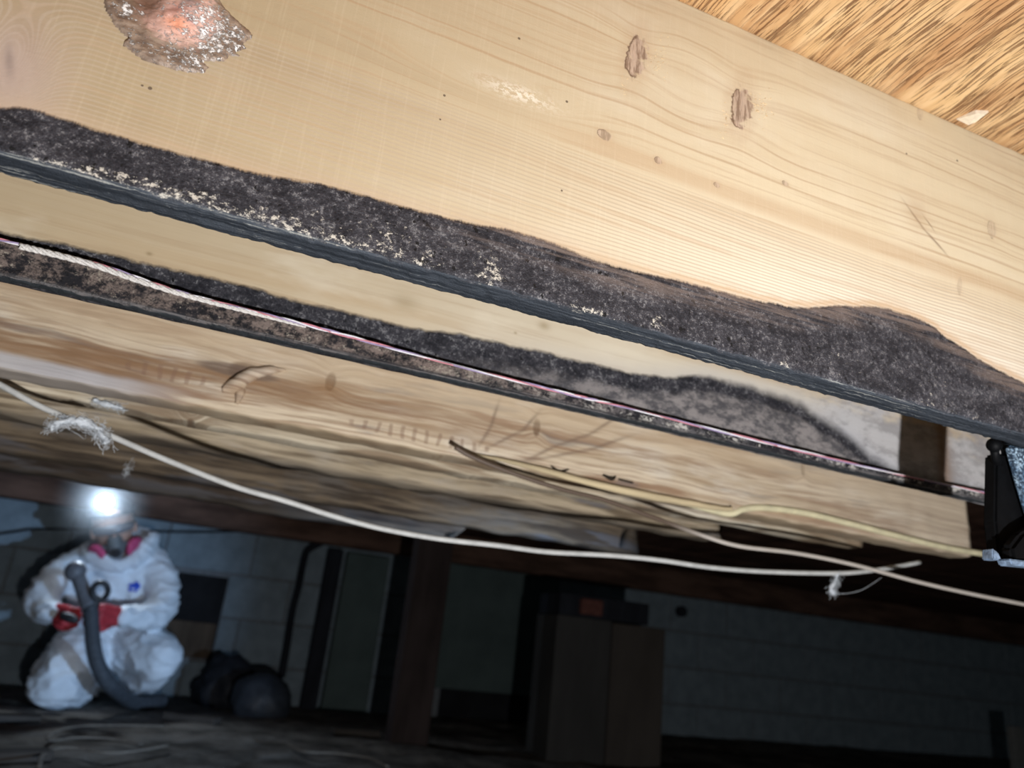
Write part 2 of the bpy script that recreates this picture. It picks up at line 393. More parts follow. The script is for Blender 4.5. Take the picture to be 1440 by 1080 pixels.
def mat_old(name, cols, stain, seed, grey=.3, spots=(), Y=1., low_dark=0.):
    """weathered lumber: streaks along X of the colours given, brown stain"""
    g = G(name); x, z = g.x, g.z
    v = z + g.noise(3.5, 1, 10, 3, .55, off=seed) * .03
    for px, py, rx, rz, wa in spots:
        cx, cz = pk(px, py, Y); v = v + (z - cz) * g.gauss(cx, cz, rx * 2.5, rz * 1.6) * wa
    a = g.noise(3.2, 1, 75, 6, .62, z=v, off=seed + 3); b = g.noise(9, 1, 260, 5, .65, z=v, off=seed + 7); c_ = g.noise(7, 1, 22, 4, .6, off=seed + 11)
    col = g.mix(g.sm(a, .36, .62), cols[0], cols[1])
    col = g.mix(g.sm(c_, .50, .70) * .8, col, cols[2])
    col = g.mix(g.sm(b, .48, .64) * .65, col, stain)
    col = g.mix(g.sm(g.noise(4, 1, 60, 4, .6, z=v, off=seed + 23), .50, .62) * .85, col, stain)
    col = g.mix(g.sm(g.noise(5, 1, 34, 4, .6, z=v, off=seed + 31), .56, .66) * grey, col, (.17, .165, .175))
    h = a * .8 + b * .7
    for px, py, rx, rz, wa in spots:
        cx, cz = pk(px, py, Y); e = g.ell(cx, cz, rx, rz) + (c_ - .5) * 1.2; m = g.sm(e, 1.2, .4); col = g.mix(m * .8, col, (.16, .09, .05)); h = h - m * .6
    if low_dark: col = g.mix(g.sm(z, BOT + low_dark, BOT) * .8, col, (.10, .085, .07))  # darker towards the lower edge
    g.bump(h, .0025, .7)
    return g, col, h
def fin(t, r=.8): return t[0].out(t[1], r, .2)

def mat_joist_third():
    g, col, h = mat_old('third_joist_wood', ((.56, .43, .29), (.78, .65, .48), (.84, .76, .64)), (.33, .20, .12), 2., .5,
                        ((1045, 612, .005, .010, .7), (345, 520, .02, .010, .6), (465, 535, .006, .012, .7), (1130, 660, .004, .010, .7), (755, 600, .005, .012, .7)), Y3)
    x, z = g.x, g.z
    zt = BOT + .085
    # brown middle on the left, pale top
    lft = g.sm(x, .45, .05)
    midb = g.sm(g.abs(z - (BOT + .034 + x * .02) + (g.noise(6, 1, 30, 3, .6, off=77) - .5) * .02), .024, .008)
    col = g.mix(midb * lft * g.sm(g.noise(5, 1, 90, 5, .65, off=61), .34, .56) * .8, col, (.29, .165, .085))
    col = g.mix(g.sm(z, BOT + .045, BOT + .075) * .55, col, (.72, .56, .38))
    col = g.mix(g.sm(x, .55, 1.1) * .4, col, (.74, .64, .52))
    gl = g.sm(x, pk(300, 560, Y3)[0], pk(120, 540, Y3)[0]) * g.sm(z + (g.noise(12, 1, 30, 3, .6, off=44) - .5) * .008, BOT + .019, BOT + .012)
    col = g.mix(gl * .85, col, (.56, .55, .57))
    cx, cz = pk(335, 522, Y3); col = g.mix(g.sm(g.ell(cx, cz, .045, .0075), 1.2, .5) * .75, col, (.16, .11, .085))
    cx, cz = pk(460, 545, Y3); col = g.mix(g.gauss(cx, cz, .03, .010) * .7, col, (.34, .19, .09))
    # row of saw teeth marks, as vertical nicks
    for p0, p1, q0, q1 in ((480, 700, 585, 640), (170, 300, 505, 545)):
        a_, b_ = pk(p0, q0, Y3), pk(p1, q1, Y3); cx = (a_[0] + b_[0]) / 2; cz = (a_[1] + b_[1]) / 2
        m = g.sm(g.ell(cx, cz, abs(b_[0] - a_[0]) / 2, .0085), 1.1, .7) * g.sm(g.sin(x * 430 + g.noise(30, 1, 30, 2, .5) * 5), .2, .9)
        col = g.mix(m * .5, col, (.26, .15, .10)); h = h - m * .3
    # thin brown streaks climbing over the face
    for pts in (((700, 570), (690, 600), (675, 625)), ((755, 583), (735, 605), (690, 628)), ((870, 585), (830, 610), (780, 628), (745, 645)), ((880, 615), (830, 632), (760, 645), (735, 646))):
        for i in range(len(pts) - 1):
            a_, b_ = pk(*pts[i], Y3), pk(*pts[i + 1], Y3); L = math.dist(a_, b_)
            e = g.gauss((a_[0] + b_[0]) / 2, (a_[1] + b_[1]) / 2, L * .62, .0022, math.atan2(b_[1] - a_[1], b_[0] - a_[0])); col = g.mix(e * .6, col, (.20, .13, .09))
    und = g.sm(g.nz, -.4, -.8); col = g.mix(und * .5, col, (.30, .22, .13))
    # crack line low on the face
    return g.out(col, .75, .25)

def mat_ply():
    g = G('plywood_face'); x, y = g.x, g.y
    xx = x + g.noise(9, 5, 1, 2, .5, off=4) * .03
    pore = g.noise(620, 26, 1, 3, .55, x=xx); p2 = g.noise(330, 15, 1, 3, .55, x=xx, off=5); big = g.noise(20, 6, 1, 3, .5, x=xx, off=9)
    c = g.mix(g.sm(big, .35, .65), (.50, .27, .12), (.72, .47, .23))
    c = g.mix(g.sm(x, .34, .20) * .55, c, (.50, .20, .055))
    c = g.mix(g.sm(g.noise(110, 9, 1, 4, .6, x=xx, off=15), .45, .65) * .5, c, (.84, .60, .34))
    m = g.mx(g.sm(pore, .54, .60), g.sm(p2, .57, .62) * .85) * g.sm(g.noise(30, 14, 1, 2, .5, off=2), .3, .5)
    c = g.mix(m * .85, c, (.16, .065, .025))
    g.bump(1 - m * 1., .0012, .8)
    return g.out(c, .6, .3)

# ================================================================== setting
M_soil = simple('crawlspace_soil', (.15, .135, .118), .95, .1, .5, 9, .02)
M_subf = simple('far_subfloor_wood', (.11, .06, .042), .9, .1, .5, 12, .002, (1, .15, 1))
def grid(x0, x1, y0, y1, nx, ny, fz):
    V = [(x0 + (x1 - x0) * i / nx, y0 + (y1 - y0) * j / ny, fz(x0 + (x1 - x0) * i / nx, y0 + (y1 - y0) * j / ny)) for i in range(nx + 1) for j in range(ny + 1)]
    return V, [(i * (ny + 1) + j, (i + 1) * (ny + 1) + j, (i + 1) * (ny + 1) + j + 1, i * (ny + 1) + j + 1) for i in range(nx) for j in range(ny)]
def soil(x, y): return FLOORZ + .012 * mnoise.noise(Vector((x * 4, y * 4, 0))) + .006 * mnoise.noise(Vector((x * 15, y * 15, 2)))
tag(obj('floor', *grid(-2.4, 6.8, -1.2, 4.3, 230, 140, soil), M_soil, smooth=True), 'bare brown dirt floor of the crawlspace', kind='structure')

ceil = empty('ceiling', (0, 0, TOP), 'plywood subfloor above the joists', kind='structure')
M_ply = mat_ply(); SX = .5515
obj('plywood_panel', *cbox(-1.0, SX - .0012, -1.2, 1.2, TOP, TOP + .018, .0015), M_ply, ceil)
obj('plywood_panel', *cbox(SX + .0012, 2.6, -1.2, 1.2, TOP + .0006, TOP + .0186, .0015), M_ply, ceil)
obj('plywood_panel', *cbox(-2.4, -1.0025, -1.2, 1.2, TOP, TOP + .018, .0015), M_ply, ceil)
obj('plywood_panel', *cbox(2.6025, 6.8, -1.2, 1.2, TOP, TOP + .018, .0015), M_ply, ceil)
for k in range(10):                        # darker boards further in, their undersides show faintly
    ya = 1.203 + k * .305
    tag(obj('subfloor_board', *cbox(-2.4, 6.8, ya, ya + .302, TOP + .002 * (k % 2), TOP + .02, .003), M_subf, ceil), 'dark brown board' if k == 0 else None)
# splinter at the panel seam
sp = [onZ(1345, 168, TOP - .001), onZ(1362, 176, TOP - .002), onZ(1372, 172, TOP - .003), onZ(1390, 158, TOP - .002), onZ(1372, 160, TOP - .004)]
spv = [tuple(p) for p in sp] + [(p.x, p.y, TOP + .001) for p in sp]
tag(obj('splinter', spv, [(0, 1, 2, 3, 4), (9, 8, 7, 6, 5)] + [(i, (i + 1) % 5, (i + 1) % 5 + 5, i + 5) for i in range(5)], simple('splinter_wood', (.85, .74, .58), .6, .3, .1, 300, .0003), ceil), 'pale raised splinter')

# back wall of concrete blocks with recessed joints
wall = empty('wall_back', (0, WALLY, FLOORZ), 'grey concrete block foundation wall behind the kneeling person', kind='structure')
def wx(px, py, Y=WALLY): return onY(px, py, Y).x
def wz(px, py, Y=WALLY): return onY(px, py, Y).z
M_blk = simple('concrete_block', (.205, .25, .28), .95, .1, .14, 14, .001)
M_mort = simple('mortar', (.17, .18, .19), .95, .1, .15, 60, .002)
obj('mortar_bed', *box(-2.4, 6.8, WALLY + .004, WALLY + .09, FLOORZ - .05, .375), M_mort, wall)
holes = [(wx(236, 835), wx(318, 835), wz(275, 925), wz(275, 806)), (wx(612, 1020), wx(765, 1020), -.6, wz(690, 972))]
rows = [(-.425, -.235), (-.225, -.035), (-.025, .165), (.175, .372)]
for r, (za, zb) in enumerate(rows):
    xx_ = -2.4 - (.2 if r % 2 else 0)
    while xx_ < 6.8:
        a, b = max(xx_, -2.4), min(xx_ + .392, 6.8)
        segs = [(a, b, za, zb)]
        for h0, h1, hz0, hz1 in holes:
            ns = []
            for (p, q, s0, s1) in segs:
                if q <= h0 or p >= h1 or s1 <= hz0 or s0 >= hz1: ns.append((p, q, s0, s1)); continue
                if p < h0 - .02: ns.append((p, h0, s0, s1))
                if q > h1 + .02: ns.append((h1, q, s0, s1))
                pp, qq = max(p, h0), min(q, h1)
                if s1 > hz1 + .015: ns.append((pp, qq, hz1, s1))
                if s0 < hz0 - .015: ns.append((pp, qq, s0, hz0))
            segs = ns
        for (p, q, s0, s1) in segs:
            if q - p > .03: obj('concrete_block', *cbox(p, q, WALLY - .002 + random.uniform(-.003, .003), WALLY + .08, s0, s1, .004), M_blk, wall)
        xx_ += .4
M_hole = simple('opening_shadow_face', (.02, .02, .022), 1, .05, .2, 8, 0)
for i, (h0, h1, hz0, hz1) in enumerate(holes):
    tag(obj('vent_opening', *box(h0 + .004, h1 - .004, WALLY + .001, WALLY + .003, max(hz0, FLOORZ - .04), hz1 - .004), M_hole, wall), 'dark opening in the block wall')
M_brn = simple('brown_board', (.085, .062, .045), .9, .1, .3, 14, .002, (1, 1, .2))
h = holes[0]; obj('opening_sill', *cbox(h[0] + .01, h[1] - .01, WALLY - .02, WALLY + .01, h[2], h[2] + (h[3] - h[2]) * .42, .004), M_brn, wall)
for nm, a, b in (('wall_left', -2.5, -2.4), ('wall_right', 6.8, 6.9)):
    tag(obj(nm, *box(a, b, -1.2, 4.05, FLOORZ - .05, TOP + .02), M_mort), 'concrete foundation side wall', kind='structure')

# dark girder under the far end of the floor
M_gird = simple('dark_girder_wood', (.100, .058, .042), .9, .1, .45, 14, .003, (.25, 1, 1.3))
GY = 3.62
def gz(x): return 0.
gx = lambda px, py: onY(px, py, GY)
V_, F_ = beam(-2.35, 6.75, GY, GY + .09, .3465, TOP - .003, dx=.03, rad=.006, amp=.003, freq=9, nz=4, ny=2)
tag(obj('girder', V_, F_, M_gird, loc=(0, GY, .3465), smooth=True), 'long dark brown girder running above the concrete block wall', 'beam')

# ================================================================== joists
M_j1 = mat_joist_near()
near = empty('floor_joist', (.3, Y1, BOT), 'nearest pale floor joist with thick black mould along its lower edge', 'joist', 'parallel wooden floor joists')
near['label'] = 'nearest pale wooden floor joist, thick black mould along its lower edge'
def part_mat(base_mat): return base_mat
def beamobj(name, args, mat, label, kw, group=True):
    x0, x1, yf, yb, z0, z1 = args
    V, Fc = beam(*args, **kw)
    o = obj(name, V, Fc, mat, loc=(0, 0, 0), smooth=True)
    # keep world coordinates for the grain: origin stays at the scene's origin
    return tag(o, label, 'joist' if name == 'floor_joist' else 'board', 'parallel wooden floor joists' if group else None)
COL.objects.unlink(near); bpy.data.objects.remove(near)
J1 = beamobj('floor_joist', (-.75, 1.5, Y1, Y1 + .024, BOT, TOP - .001), M_j1, 'nearest pale wooden floor joist, thick black mould along its lower edge',
             dict(dx=.0022, rad=.0035, amp=.0005, freq=60, edge=.0009, nz=14, ny=6))
J2 = beamobj('floor_joist', (-.75, 1.7, Y2, YB2, BOT + .008, TOP - .001), mat_joist_second(), 'second floor joist, pale with a wavy dark mould band, above the coloured twine',
             dict(dx=.006, rad=.003, amp=.0006, freq=60, nz=14, ny=3))
GAP = [(-400, 232), (0, 335), (133, 368), (247, 407), (367, 438), (480, 468), (633, 510), (800, 552), (880, 571), (1047, 613), (1233, 658), (1380, 690), (1600, 735)]
_gx = [onY(a, b, YL).x for a, b in GAP]; _gz = [onY(a, b, YL).z for a, b in GAP]
def ledtop(x): return float(np.interp(x, _gx, _gz))
LED = beamobj('ledger_strip', (-.75, 1.32, YL, Y2 - .0005, LB, LB + .03), mat_ledger(), 'narrow mouldy grey strip fixed along the foot of the second joist',
              dict(dx=.003, rad=.002, amp=.0006, freq=90, edge=.0010, nz=4, ny=3), False)
for v in LED.data.vertices:                     # its upper edge is not sawn straight
    t = min(1, max(0, (v.co.z - LB) / .03)); v.co.z += t * (ledtop(v.co.x) - LB - .03)
x3 = onY(1362, 735, Y3).x
J3 = beamobj('floor_joist', (-.9, x3, Y3, Y3 + .04, BOT, TOP - .001), mat_joist_third(), 'third floor joist, brown stained with knots, ending short at the right',
             dict(dx=.006, rad=.004, amp=.0016, freq=40, nz=14, ny=4, end=.006))
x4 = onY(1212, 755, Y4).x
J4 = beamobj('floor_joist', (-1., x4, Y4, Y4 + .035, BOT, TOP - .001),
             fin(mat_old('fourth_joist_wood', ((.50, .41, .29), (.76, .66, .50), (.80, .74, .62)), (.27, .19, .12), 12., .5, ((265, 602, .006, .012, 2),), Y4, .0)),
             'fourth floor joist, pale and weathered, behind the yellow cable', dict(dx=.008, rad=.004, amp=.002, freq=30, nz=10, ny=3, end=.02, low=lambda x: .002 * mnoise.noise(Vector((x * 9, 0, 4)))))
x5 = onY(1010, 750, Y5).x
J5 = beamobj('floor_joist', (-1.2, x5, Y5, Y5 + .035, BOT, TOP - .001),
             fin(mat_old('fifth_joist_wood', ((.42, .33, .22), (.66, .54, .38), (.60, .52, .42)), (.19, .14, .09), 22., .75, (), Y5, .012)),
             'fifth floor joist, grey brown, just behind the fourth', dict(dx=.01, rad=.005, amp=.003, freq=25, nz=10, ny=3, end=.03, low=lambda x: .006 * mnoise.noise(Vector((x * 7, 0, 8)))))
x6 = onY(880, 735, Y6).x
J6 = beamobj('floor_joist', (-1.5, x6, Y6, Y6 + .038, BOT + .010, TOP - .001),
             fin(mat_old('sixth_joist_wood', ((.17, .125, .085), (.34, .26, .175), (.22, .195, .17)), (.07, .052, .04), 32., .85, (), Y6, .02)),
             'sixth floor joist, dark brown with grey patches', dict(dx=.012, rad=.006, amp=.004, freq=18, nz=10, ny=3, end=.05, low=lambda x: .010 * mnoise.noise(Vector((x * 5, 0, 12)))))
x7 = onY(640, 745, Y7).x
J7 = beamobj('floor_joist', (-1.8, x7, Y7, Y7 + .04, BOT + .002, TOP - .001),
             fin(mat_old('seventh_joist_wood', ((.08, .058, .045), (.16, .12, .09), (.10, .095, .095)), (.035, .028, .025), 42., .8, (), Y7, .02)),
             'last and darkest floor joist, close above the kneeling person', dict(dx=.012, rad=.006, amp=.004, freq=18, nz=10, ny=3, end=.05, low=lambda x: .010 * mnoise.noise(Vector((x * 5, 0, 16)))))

# resin patch on the near joist
poly = [(150, -60), (146, 0), (150, 16), (163, 38), (182, 54), (172, 62), (194, 80), (228, 94), (260, 101), (287, 103), (293, 96), (284, 86), (316, 87), (322, 79), (338, 80), (330, 73),
        (346, 68), (340, 61), (354, 53), (351, 45), (334, 31), (316, 15), (300, -8), (300, -60)]
pw = [pk(px, py, Y1) for px, py in poly]
kc = pk(262, 22, Y1); kd = pk(205, 5, Y1)
def resh(x, z, d):
    e = math.exp(-((x - kc[0]) / .018) ** 2 - ((z - kc[1] - .004) / .016) ** 2)
    n = mnoise.noise(Vector((x * 400, z * 400, 1))); n2 = mnoise.noise(Vector((x * 120, z * 120, 5)))
    hole = math.exp(-((x - kd[0]) / .007) ** 2 - ((z - kd[1] - .004) / .012) ** 2)
    return max(.0004, min(d * .6, .0009) + .0008 + e * .006 + n * .0007 * (1 + e) + n2 * .0012 - hole * .003)
def mat_resin():
    g = G('sap_resin'); x, z = g.x, g.z
    a = g.noise(150, 1, 300, 5, .65); b = g.noise(380, 1, 560, 5, .78, off=4)
    c = g.mix(g.sm(a, .35, .65), (.17, .12, .09), (.33, .245, .185))
    pk1 = g.sm(g.ell(*pk(250, 22, Y1), .024, .022, -.4) + (a - .5) * 1.6, 1.15, .5); c = g.mix(pk1 * .9, c, (.74, .46, .38))
    c = g.mix(g.gauss(*pk(250, 40, Y1), .007, .004) * .8, c, (.80, .30, .16)); c = g.mix(g.gauss(*pk(250, 24, Y1), .008, .003, .5) * .8, c, (.30, .12, .09))
    c = g.mix(g.gauss(*pk(263, 10, Y1), .0075, .004, -.3) * .85, c, (.15, .13, .14)); c = g.mix(g.gauss(*pk(268, 37, Y1), .003, .0018, -.5) * .8, c, (.3, .12, .12))
    c = g.mix(g.gauss(*pk(205, 5, Y1), .010, .014) * .9, c, (.10, .05, .028))
    wm = g.gauss(*pk(300, 48, Y1), .026, .02) * .9 + g.gauss(*pk(255, 85, Y1), .04, .008) * .55 + g.gauss(*pk(178, 18, Y1), .007, .007) * .9
    s = g.sm(b + wm * .22, .66, .72); c = g.mix(s * .9, c, (.92, .90, .88))
    g.bump(a + s * 1.5, .0012, .9)
    return g.out(c, .35, .5)
tag(obj('sap_patch', *sheet(pw, resh, Y1), mat_resin(), J1, smooth=True), 'brown and pink resin patch with white crystals')
# raised torn grain beside the knots: small chips
M_chip = simple('torn_grain', (.68, .52, .32), .7, .3, .2, 500, .0003)
parts = []
for (cx_, cy_, sx_, sy_, n_) in ((925, 85, 14, 26, 46), (1072, 150, 16, 22, 46), (877, 118, 5, 12, 16), (1020, 168, 5, 20, 20), (735, 130, 35, 9, 30)):
    for _ in range(n_):
        px = random.gauss(cx_, sx_ * .55); py = random.gauss(cy_ + (px - cx_) * .3, sy_ * .55)
        p = onY(px, py, Y1); L = random.uniform(.0008, .0022); hh = random.uniform(.0003, .0008); t = random.uniform(.0003, .0006)
        an = random.uniform(-.6, .9); dx_, dz_ = math.cos(an) * L, math.sin(an) * L
        q = [(p.x - dx_, Y1 + .0004, p.z - dz_), (p.x + dx_, Y1 + .0004, p.z + dz_), (p.x - dz_ * t / L, Y1 + .0004, p.z + dx_ * t / L * 2), (p.x, Y1 - hh, p.z)]
        parts.append((q, [(0, 2, 3), (2, 1, 3), (1, 0, 3)]))
tag(obj('torn_grain', *join(*parts), M_chip, J1), kind='stuff')

# knot of torn wood and a lifted sliver on the third joist; short offcuts
M_knot3 = fin(mat_old('lifted_wood', ((.40, .27, .17), (.62, .48, .34), (.74, .64, .52)), (.24, .13, .08), 55., .3))
def lump(pts, Y, rs, n=10, jit=.0015):
    path = catmull([onY(a, b, Y) for a, b in pts], 8); L = len(path)
    V, Fc = tube(path, lambda t: np.interp(t, np.linspace(0, 1, len(rs)), rs), n)
    return [Vector(v) + Vector((mnoise.noise(v * 90), mnoise.noise(v * 90 + Vector((5, 5, 5))), mnoise.noise(v * 90 + Vector((9, 1, 3))))) * jit for v in V], Fc
tag(obj('burl_knot', *join(lump(((312, 548), (330, 542), (352, 527), (380, 521), (402, 520)), Y3 - .001, (.003, .009, .007, .005, .001)),
                           lump(((333, 568), (338, 552), (342, 540)), Y3 - .001, (.002, .005, .004))), M_knot3, J3, smooth=True), 'pale branched knot standing proud')
tag(obj('wood_sliver', *lump(((655, 636), (740, 655), (860, 686), (960, 706), (1022, 716), (1030, 712)), Y3 - .006, (.0008, .003, .005, .0045, .003, .0006), jit=.0006), simple('sliver_wood', (.62, .50, .31), .8, .2, .25, 30, .0008, (.2, 1, 5)), J3, smooth=True), 'long pale splinter along the lower edge')
M_dark = simple('gouge_dark', (.03, .024, .018), .95, .1, .2, 90, .0005)  # near-black colour of the small lumps that mark the gouges
def dent(pts, Y, rs): return lump(pts, Y, rs, 8, .0003)
for pts_, rs_ in ((((775, 655), (787, 663), (800, 660)), (.0008, .0022, .0008)), (((848, 668), (860, 673), (866, 670)), (.0012, .003, .001)), (((870, 674), (890, 679)), (.0012, .0012))):
    tag(obj('gouge', *dent(pts_, Y3 - .0015, rs_), M_dark, J3, smooth=True), 'small dark gouge')

# ================================================================== twine, cables, fluff
M_white_rope = simple('white_cord', (.72, .68, .64), .9, .2, .2, 700, .0008)
def ledge(px, py): return onY(px, py, YL - .002)
pts = [(28, 346), (70, 356), (130, 372), (190, 393), (250, 412), (300, 426), (350, 439), (400, 452), (430, 460)]
path = catmull([ledge(*p) for p in pts], 14)
V_, F_ = [], []
st = []
for ph in (0, 2.1, 4.2):                       # three twisted strands
    pp = []
    for i, q in enumerate(path):
        k = i / (len(path) - 1); r_ = .0013 * (1 - .7 * k ** 2); a = i * .62 + ph
        pp.append(q + Vector((0, math.cos(a), math.sin(a))) * r_)
    st.append(tube(pp, lambda t: .0013 * (1 - .7 * t * t), 7))
cord = tag(obj('cord', *join(*st), M_white_rope, loc=(0, 0, 0), smooth=True), 'frayed white cord lying along the top of the mouldy ledger strip', 'cord')
tw = empty('twine', ledge(700, 520), 'thin pink, white and purple twine stretched along the ledger strip', 'twine')
tp = GAP[1:-1] + [(1420, 698)]; tp = [(-40, 325)] + tp
path = catmull([onY(px, py + 2, YL - .0018) for px, py in tp], 24)
for nm, col, ph, lab in (('strand', (.62, .24, .28), 0, 'pink red strand'), ('strand', (.85, .82, .85), 2.1, 'white strand'), ('strand', (.38, .30, .48), 4.2, 'purple strand')):
    pp = [q + Vector((0, math.cos(i * .42 + ph), math.sin(i * .30 + ph))) * .0007 for i, q in enumerate(path)]
    tag(obj(nm, *tube(pp, .00062, 6), simple('twine_' + lab.split()[0], col, .6, .3, .1, 500, .0002), tw, smooth=True), lab)

M_cab = simple('white_cable_jacket', (.62, .62, .60), .45, .4, .12, 60, .0003)
M_cab2 = simple('beige_cable_jacket', (.60, .54, .47), .5, .4, .2, 60, .0003)
def cab(name, pts, r, mat, label, loc=None, n=10):
    path = catmull([onY(a, b, Y) for a, b, Y in pts], 10)
    return tag(obj(name, *tube(path, r, n), mat, loc=tuple(path[len(path) // 2]), smooth=True), label, 'cable')
cab('cable', [(-60, 510, .86), (0, 541, .86), (60, 573, .86), (140, 606, .86), (230, 645, .86), (330, 684, .86), (400, 704, .86), (470, 726, .86), (540, 744, .86), (620, 758, .85), (700, 767, .85),
              (770, 776, .85), (860, 781, .85), (930, 788, .84), (1000, 798, .84), (1080, 804, .84), (1180, 806, .83), (1235, 801, .83), (1293, 791, .83)], .0031, M_cab,
    'long white cable hanging in a slack curve below the joists, passing above the person')
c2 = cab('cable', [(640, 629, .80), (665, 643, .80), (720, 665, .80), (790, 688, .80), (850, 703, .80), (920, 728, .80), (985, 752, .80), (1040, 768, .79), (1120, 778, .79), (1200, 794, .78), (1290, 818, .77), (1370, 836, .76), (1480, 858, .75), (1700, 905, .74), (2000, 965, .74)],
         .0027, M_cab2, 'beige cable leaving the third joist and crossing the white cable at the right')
# its first length coloured dark, as light reaches only the right part
g = G('beige_cable_shaded'); c2o = c2.location
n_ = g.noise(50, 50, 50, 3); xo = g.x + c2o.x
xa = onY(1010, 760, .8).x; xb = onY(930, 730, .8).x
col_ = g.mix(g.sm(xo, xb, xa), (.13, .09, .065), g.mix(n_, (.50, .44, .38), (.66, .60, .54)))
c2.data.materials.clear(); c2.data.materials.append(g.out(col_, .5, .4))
M_yel = simple('yellow_cable_jacket', (.80, .72, .47), .45, .4, .12, 40, .0003)
cab('cable', [(900, 693, .826), (960, 706, .83), (1022, 722, .83), (1045, 716, .826), (1075, 714, .824), (1130, 721, .822), (1190, 735, .82), (1260, 753, .82), (1330, 770, .82), (1390, 780, .82), (1440, 788, .82), (1600, 812, .82), (1850, 850, .82)], .0046, M_yel,
    'pale yellow cable along the lower edge of the third joist').scale = (1, 1, 1)

M_fl = simple('cobweb_fluff', (.72, .76, .80), .9, .1, .1, 200, 0)
def tuft(pts, Y, spread, n, label, seed, r=.00022, core=None):
    random.seed(seed); ps = catmull([onY(a, b, Y) for a, b in pts], 6); out = []
    for _ in range(n):
        i = random.randrange(len(ps)); L = random.randint(4, 9); k = []
        off = Vector((random.gauss(0, spread), random.gauss(0, spread * .6), random.gauss(0, spread)))
        for j in range(L):
            q = ps[min(len(ps) - 1, i + j // 2)]; off += Vector((random.gauss(0, spread * .35), random.gauss(0, spread * .25), random.gauss(-spread * .05, spread * .35))); k.append(q + off)
        out.append(tube(k, r, 4, False))
    if core:
        V, Fc = tube(ps, lambda t: core * (1 - .5 * abs(t * 2 - 1)), 9)
        out.append(([Vector(v) + Vector([mnoise.noise(Vector(v) * 160 + Vector((s, s, s))) for s in (0, 7, 13)]) * core * .9 for v in V], Fc))
    return tag(obj('cobweb_tuft', *join(*out), M_fl, loc=tuple(ps[len(ps) // 2]), smooth=True), label, 'cobweb', 'dusty cobweb tufts')
tuft([(70, 604), (82, 594), (105, 592), (130, 598), (142, 610), (150, 622)], .85, .0035, 300, 'large white cobweb tuft wrapped on the white cable near the left edge', 3, core=.0045)
tuft([(130, 563), (150, 568), (172, 574)], Y4 - .003, .0022, 90, 'small pale cobweb tuft stuck to the joist above the large tuft', 4, core=.003)
tuft([(186, 650), (180, 658), (178, 666)], 1.1, .002, 40, 'tiny wisp of cobweb hanging right of the headlamp', 5)
tuft([(1178, 806), (1174, 818), (1168, 828), (1172, 835)], .83, .0028, 150, 'white cobweb tuft dangling from the white cable at the right', 6, core=.003)
path = catmull([onY(a, b, .83) for a, b in ((1172, 835), (1195, 834), (1215, 828), (1240, 812))], 8)
tag(obj('cobweb_thread', *tube(path, .0003, 4), M_fl, loc=tuple(path[10]), smooth=True), 'thin cobweb thread trailing right of the dangling tuft', 'cobweb')

# ================================================================== black tool case at the right edge
CY = .425
M_blk = simple('black_rubber', (.0028, .003, .0036), .6, .12, .2, 90, .0006)
g = G('speckled_sheen_fabric'); n_ = g.noise(420, 420, 420, 4, .7); m_ = g.noise(60, 60, 60, 3)
M_bfab = None; cc = g.mix(g.sm(n_, .46, .60), (.03, .05, .08), g.mix(g.sm(m_, .45, .6), (.14, .24, .36), (.50, .66, .80))); g.bump(n_, .001, .9); M_bfab = g.out(cc, .5, .5)  # blue highlights of the speckled cloth are put into its colour
M_rimb = simple('blue_grey_rim', (.16, .22, .31), .5, .5, .35, 260, .0008)
case = empty('tool_case', onY(1420, 790, CY), 'black case with round knob and speckled cloth with painted blue sheen, at right edge under the nearest joist', 'case')
def prism(px, y0, y1, b=.0015, mat=None, name='panel', par=None, label=None):
    pts = [onY(a, c, y0) for a, c in px]; n = len(pts)
    bm = bmesh.new(); f0 = [bm.verts.new(p) for p in pts]; f1 = [bm.verts.new((p.x, p.y + (y1 - y0), p.z)) for p in pts]
    bm.faces.new(f0); bm.faces.new(f1[::-1])
    for i in range(n): bm.faces.new((f0[i], f1[i], f1[(i + 1) % n], f0[(i + 1) % n]))
    bmesh.ops.recalc_face_normals(bm, faces=bm.faces[:])
    if b: bmesh.ops.bevel(bm, geom=bm.edges[:], offset=b, segments=2, affect='EDGES')
    bm.verts.index_update(); V = [tuple(p.co) for p in bm.verts]; Fc = [tuple(p.index for p in q.verts) for q in bm.faces]; bm.free()
    return tag(obj(name, V, Fc, mat, par), label)
prism([(1383, 641), (1412, 641), (1422, 672), (1436, 730), (1452, 790), (1402, 788), (1386, 780), (1381, 735)], CY + .02, CY + .008, .002, M_blk, 'shell', case)
prism([(1410, 628), (1462, 640), (1462, 790), (1450, 760), (1438, 725), (1424, 680)], CY + .006, CY - .002, .002, M_bfab, 'cloth_side', case, 'speckled cloth, blue sheen in its colour')
prism([(1404, 770), (1418, 752), (1436, 741), (1462, 728), (1462, 792), (1408, 792)], CY + .001, CY - .010, .003, M_blk, 'pouch', case)
prism([(1400, 787), (1462, 795), (1462, 801), (1404, 796)], CY - .001, CY - .013, .001, M_rimb, 'rim', case, 'blue grey rim')
prism([(1380, 772), (1388, 778), (1393, 789), (1380, 788)], CY + .006, CY - .004, .001, M_rimb, 'corner_tab', case, 'blue grey tab')
bm = bmesh.new(); bmesh.ops.create_uvsphere(bm, u_segments=20, v_segments=12, radius=.0062, matrix=Matrix.Translation(onY(1398, 626, CY)))
bm.verts.index_update(); kn = ([tuple(p.co) for p in bm.verts], [tuple(p.index for p in q.verts) for q in bm.faces]); bm.free()
obj('knob', *kn, M_blk, case, smooth=True)
obj('knob_stem', *tube([onY(1398, 628, CY), onY(1400, 645, CY + .006), onY(1405, 655, CY + .012)], .0035, 10), M_blk, case, smooth=True)
prism([(1408, 560), (1440, 565), (1440, 630), (1408, 625)], CY - .004, CY - .013, .001, M_blk, 'hanger', case)
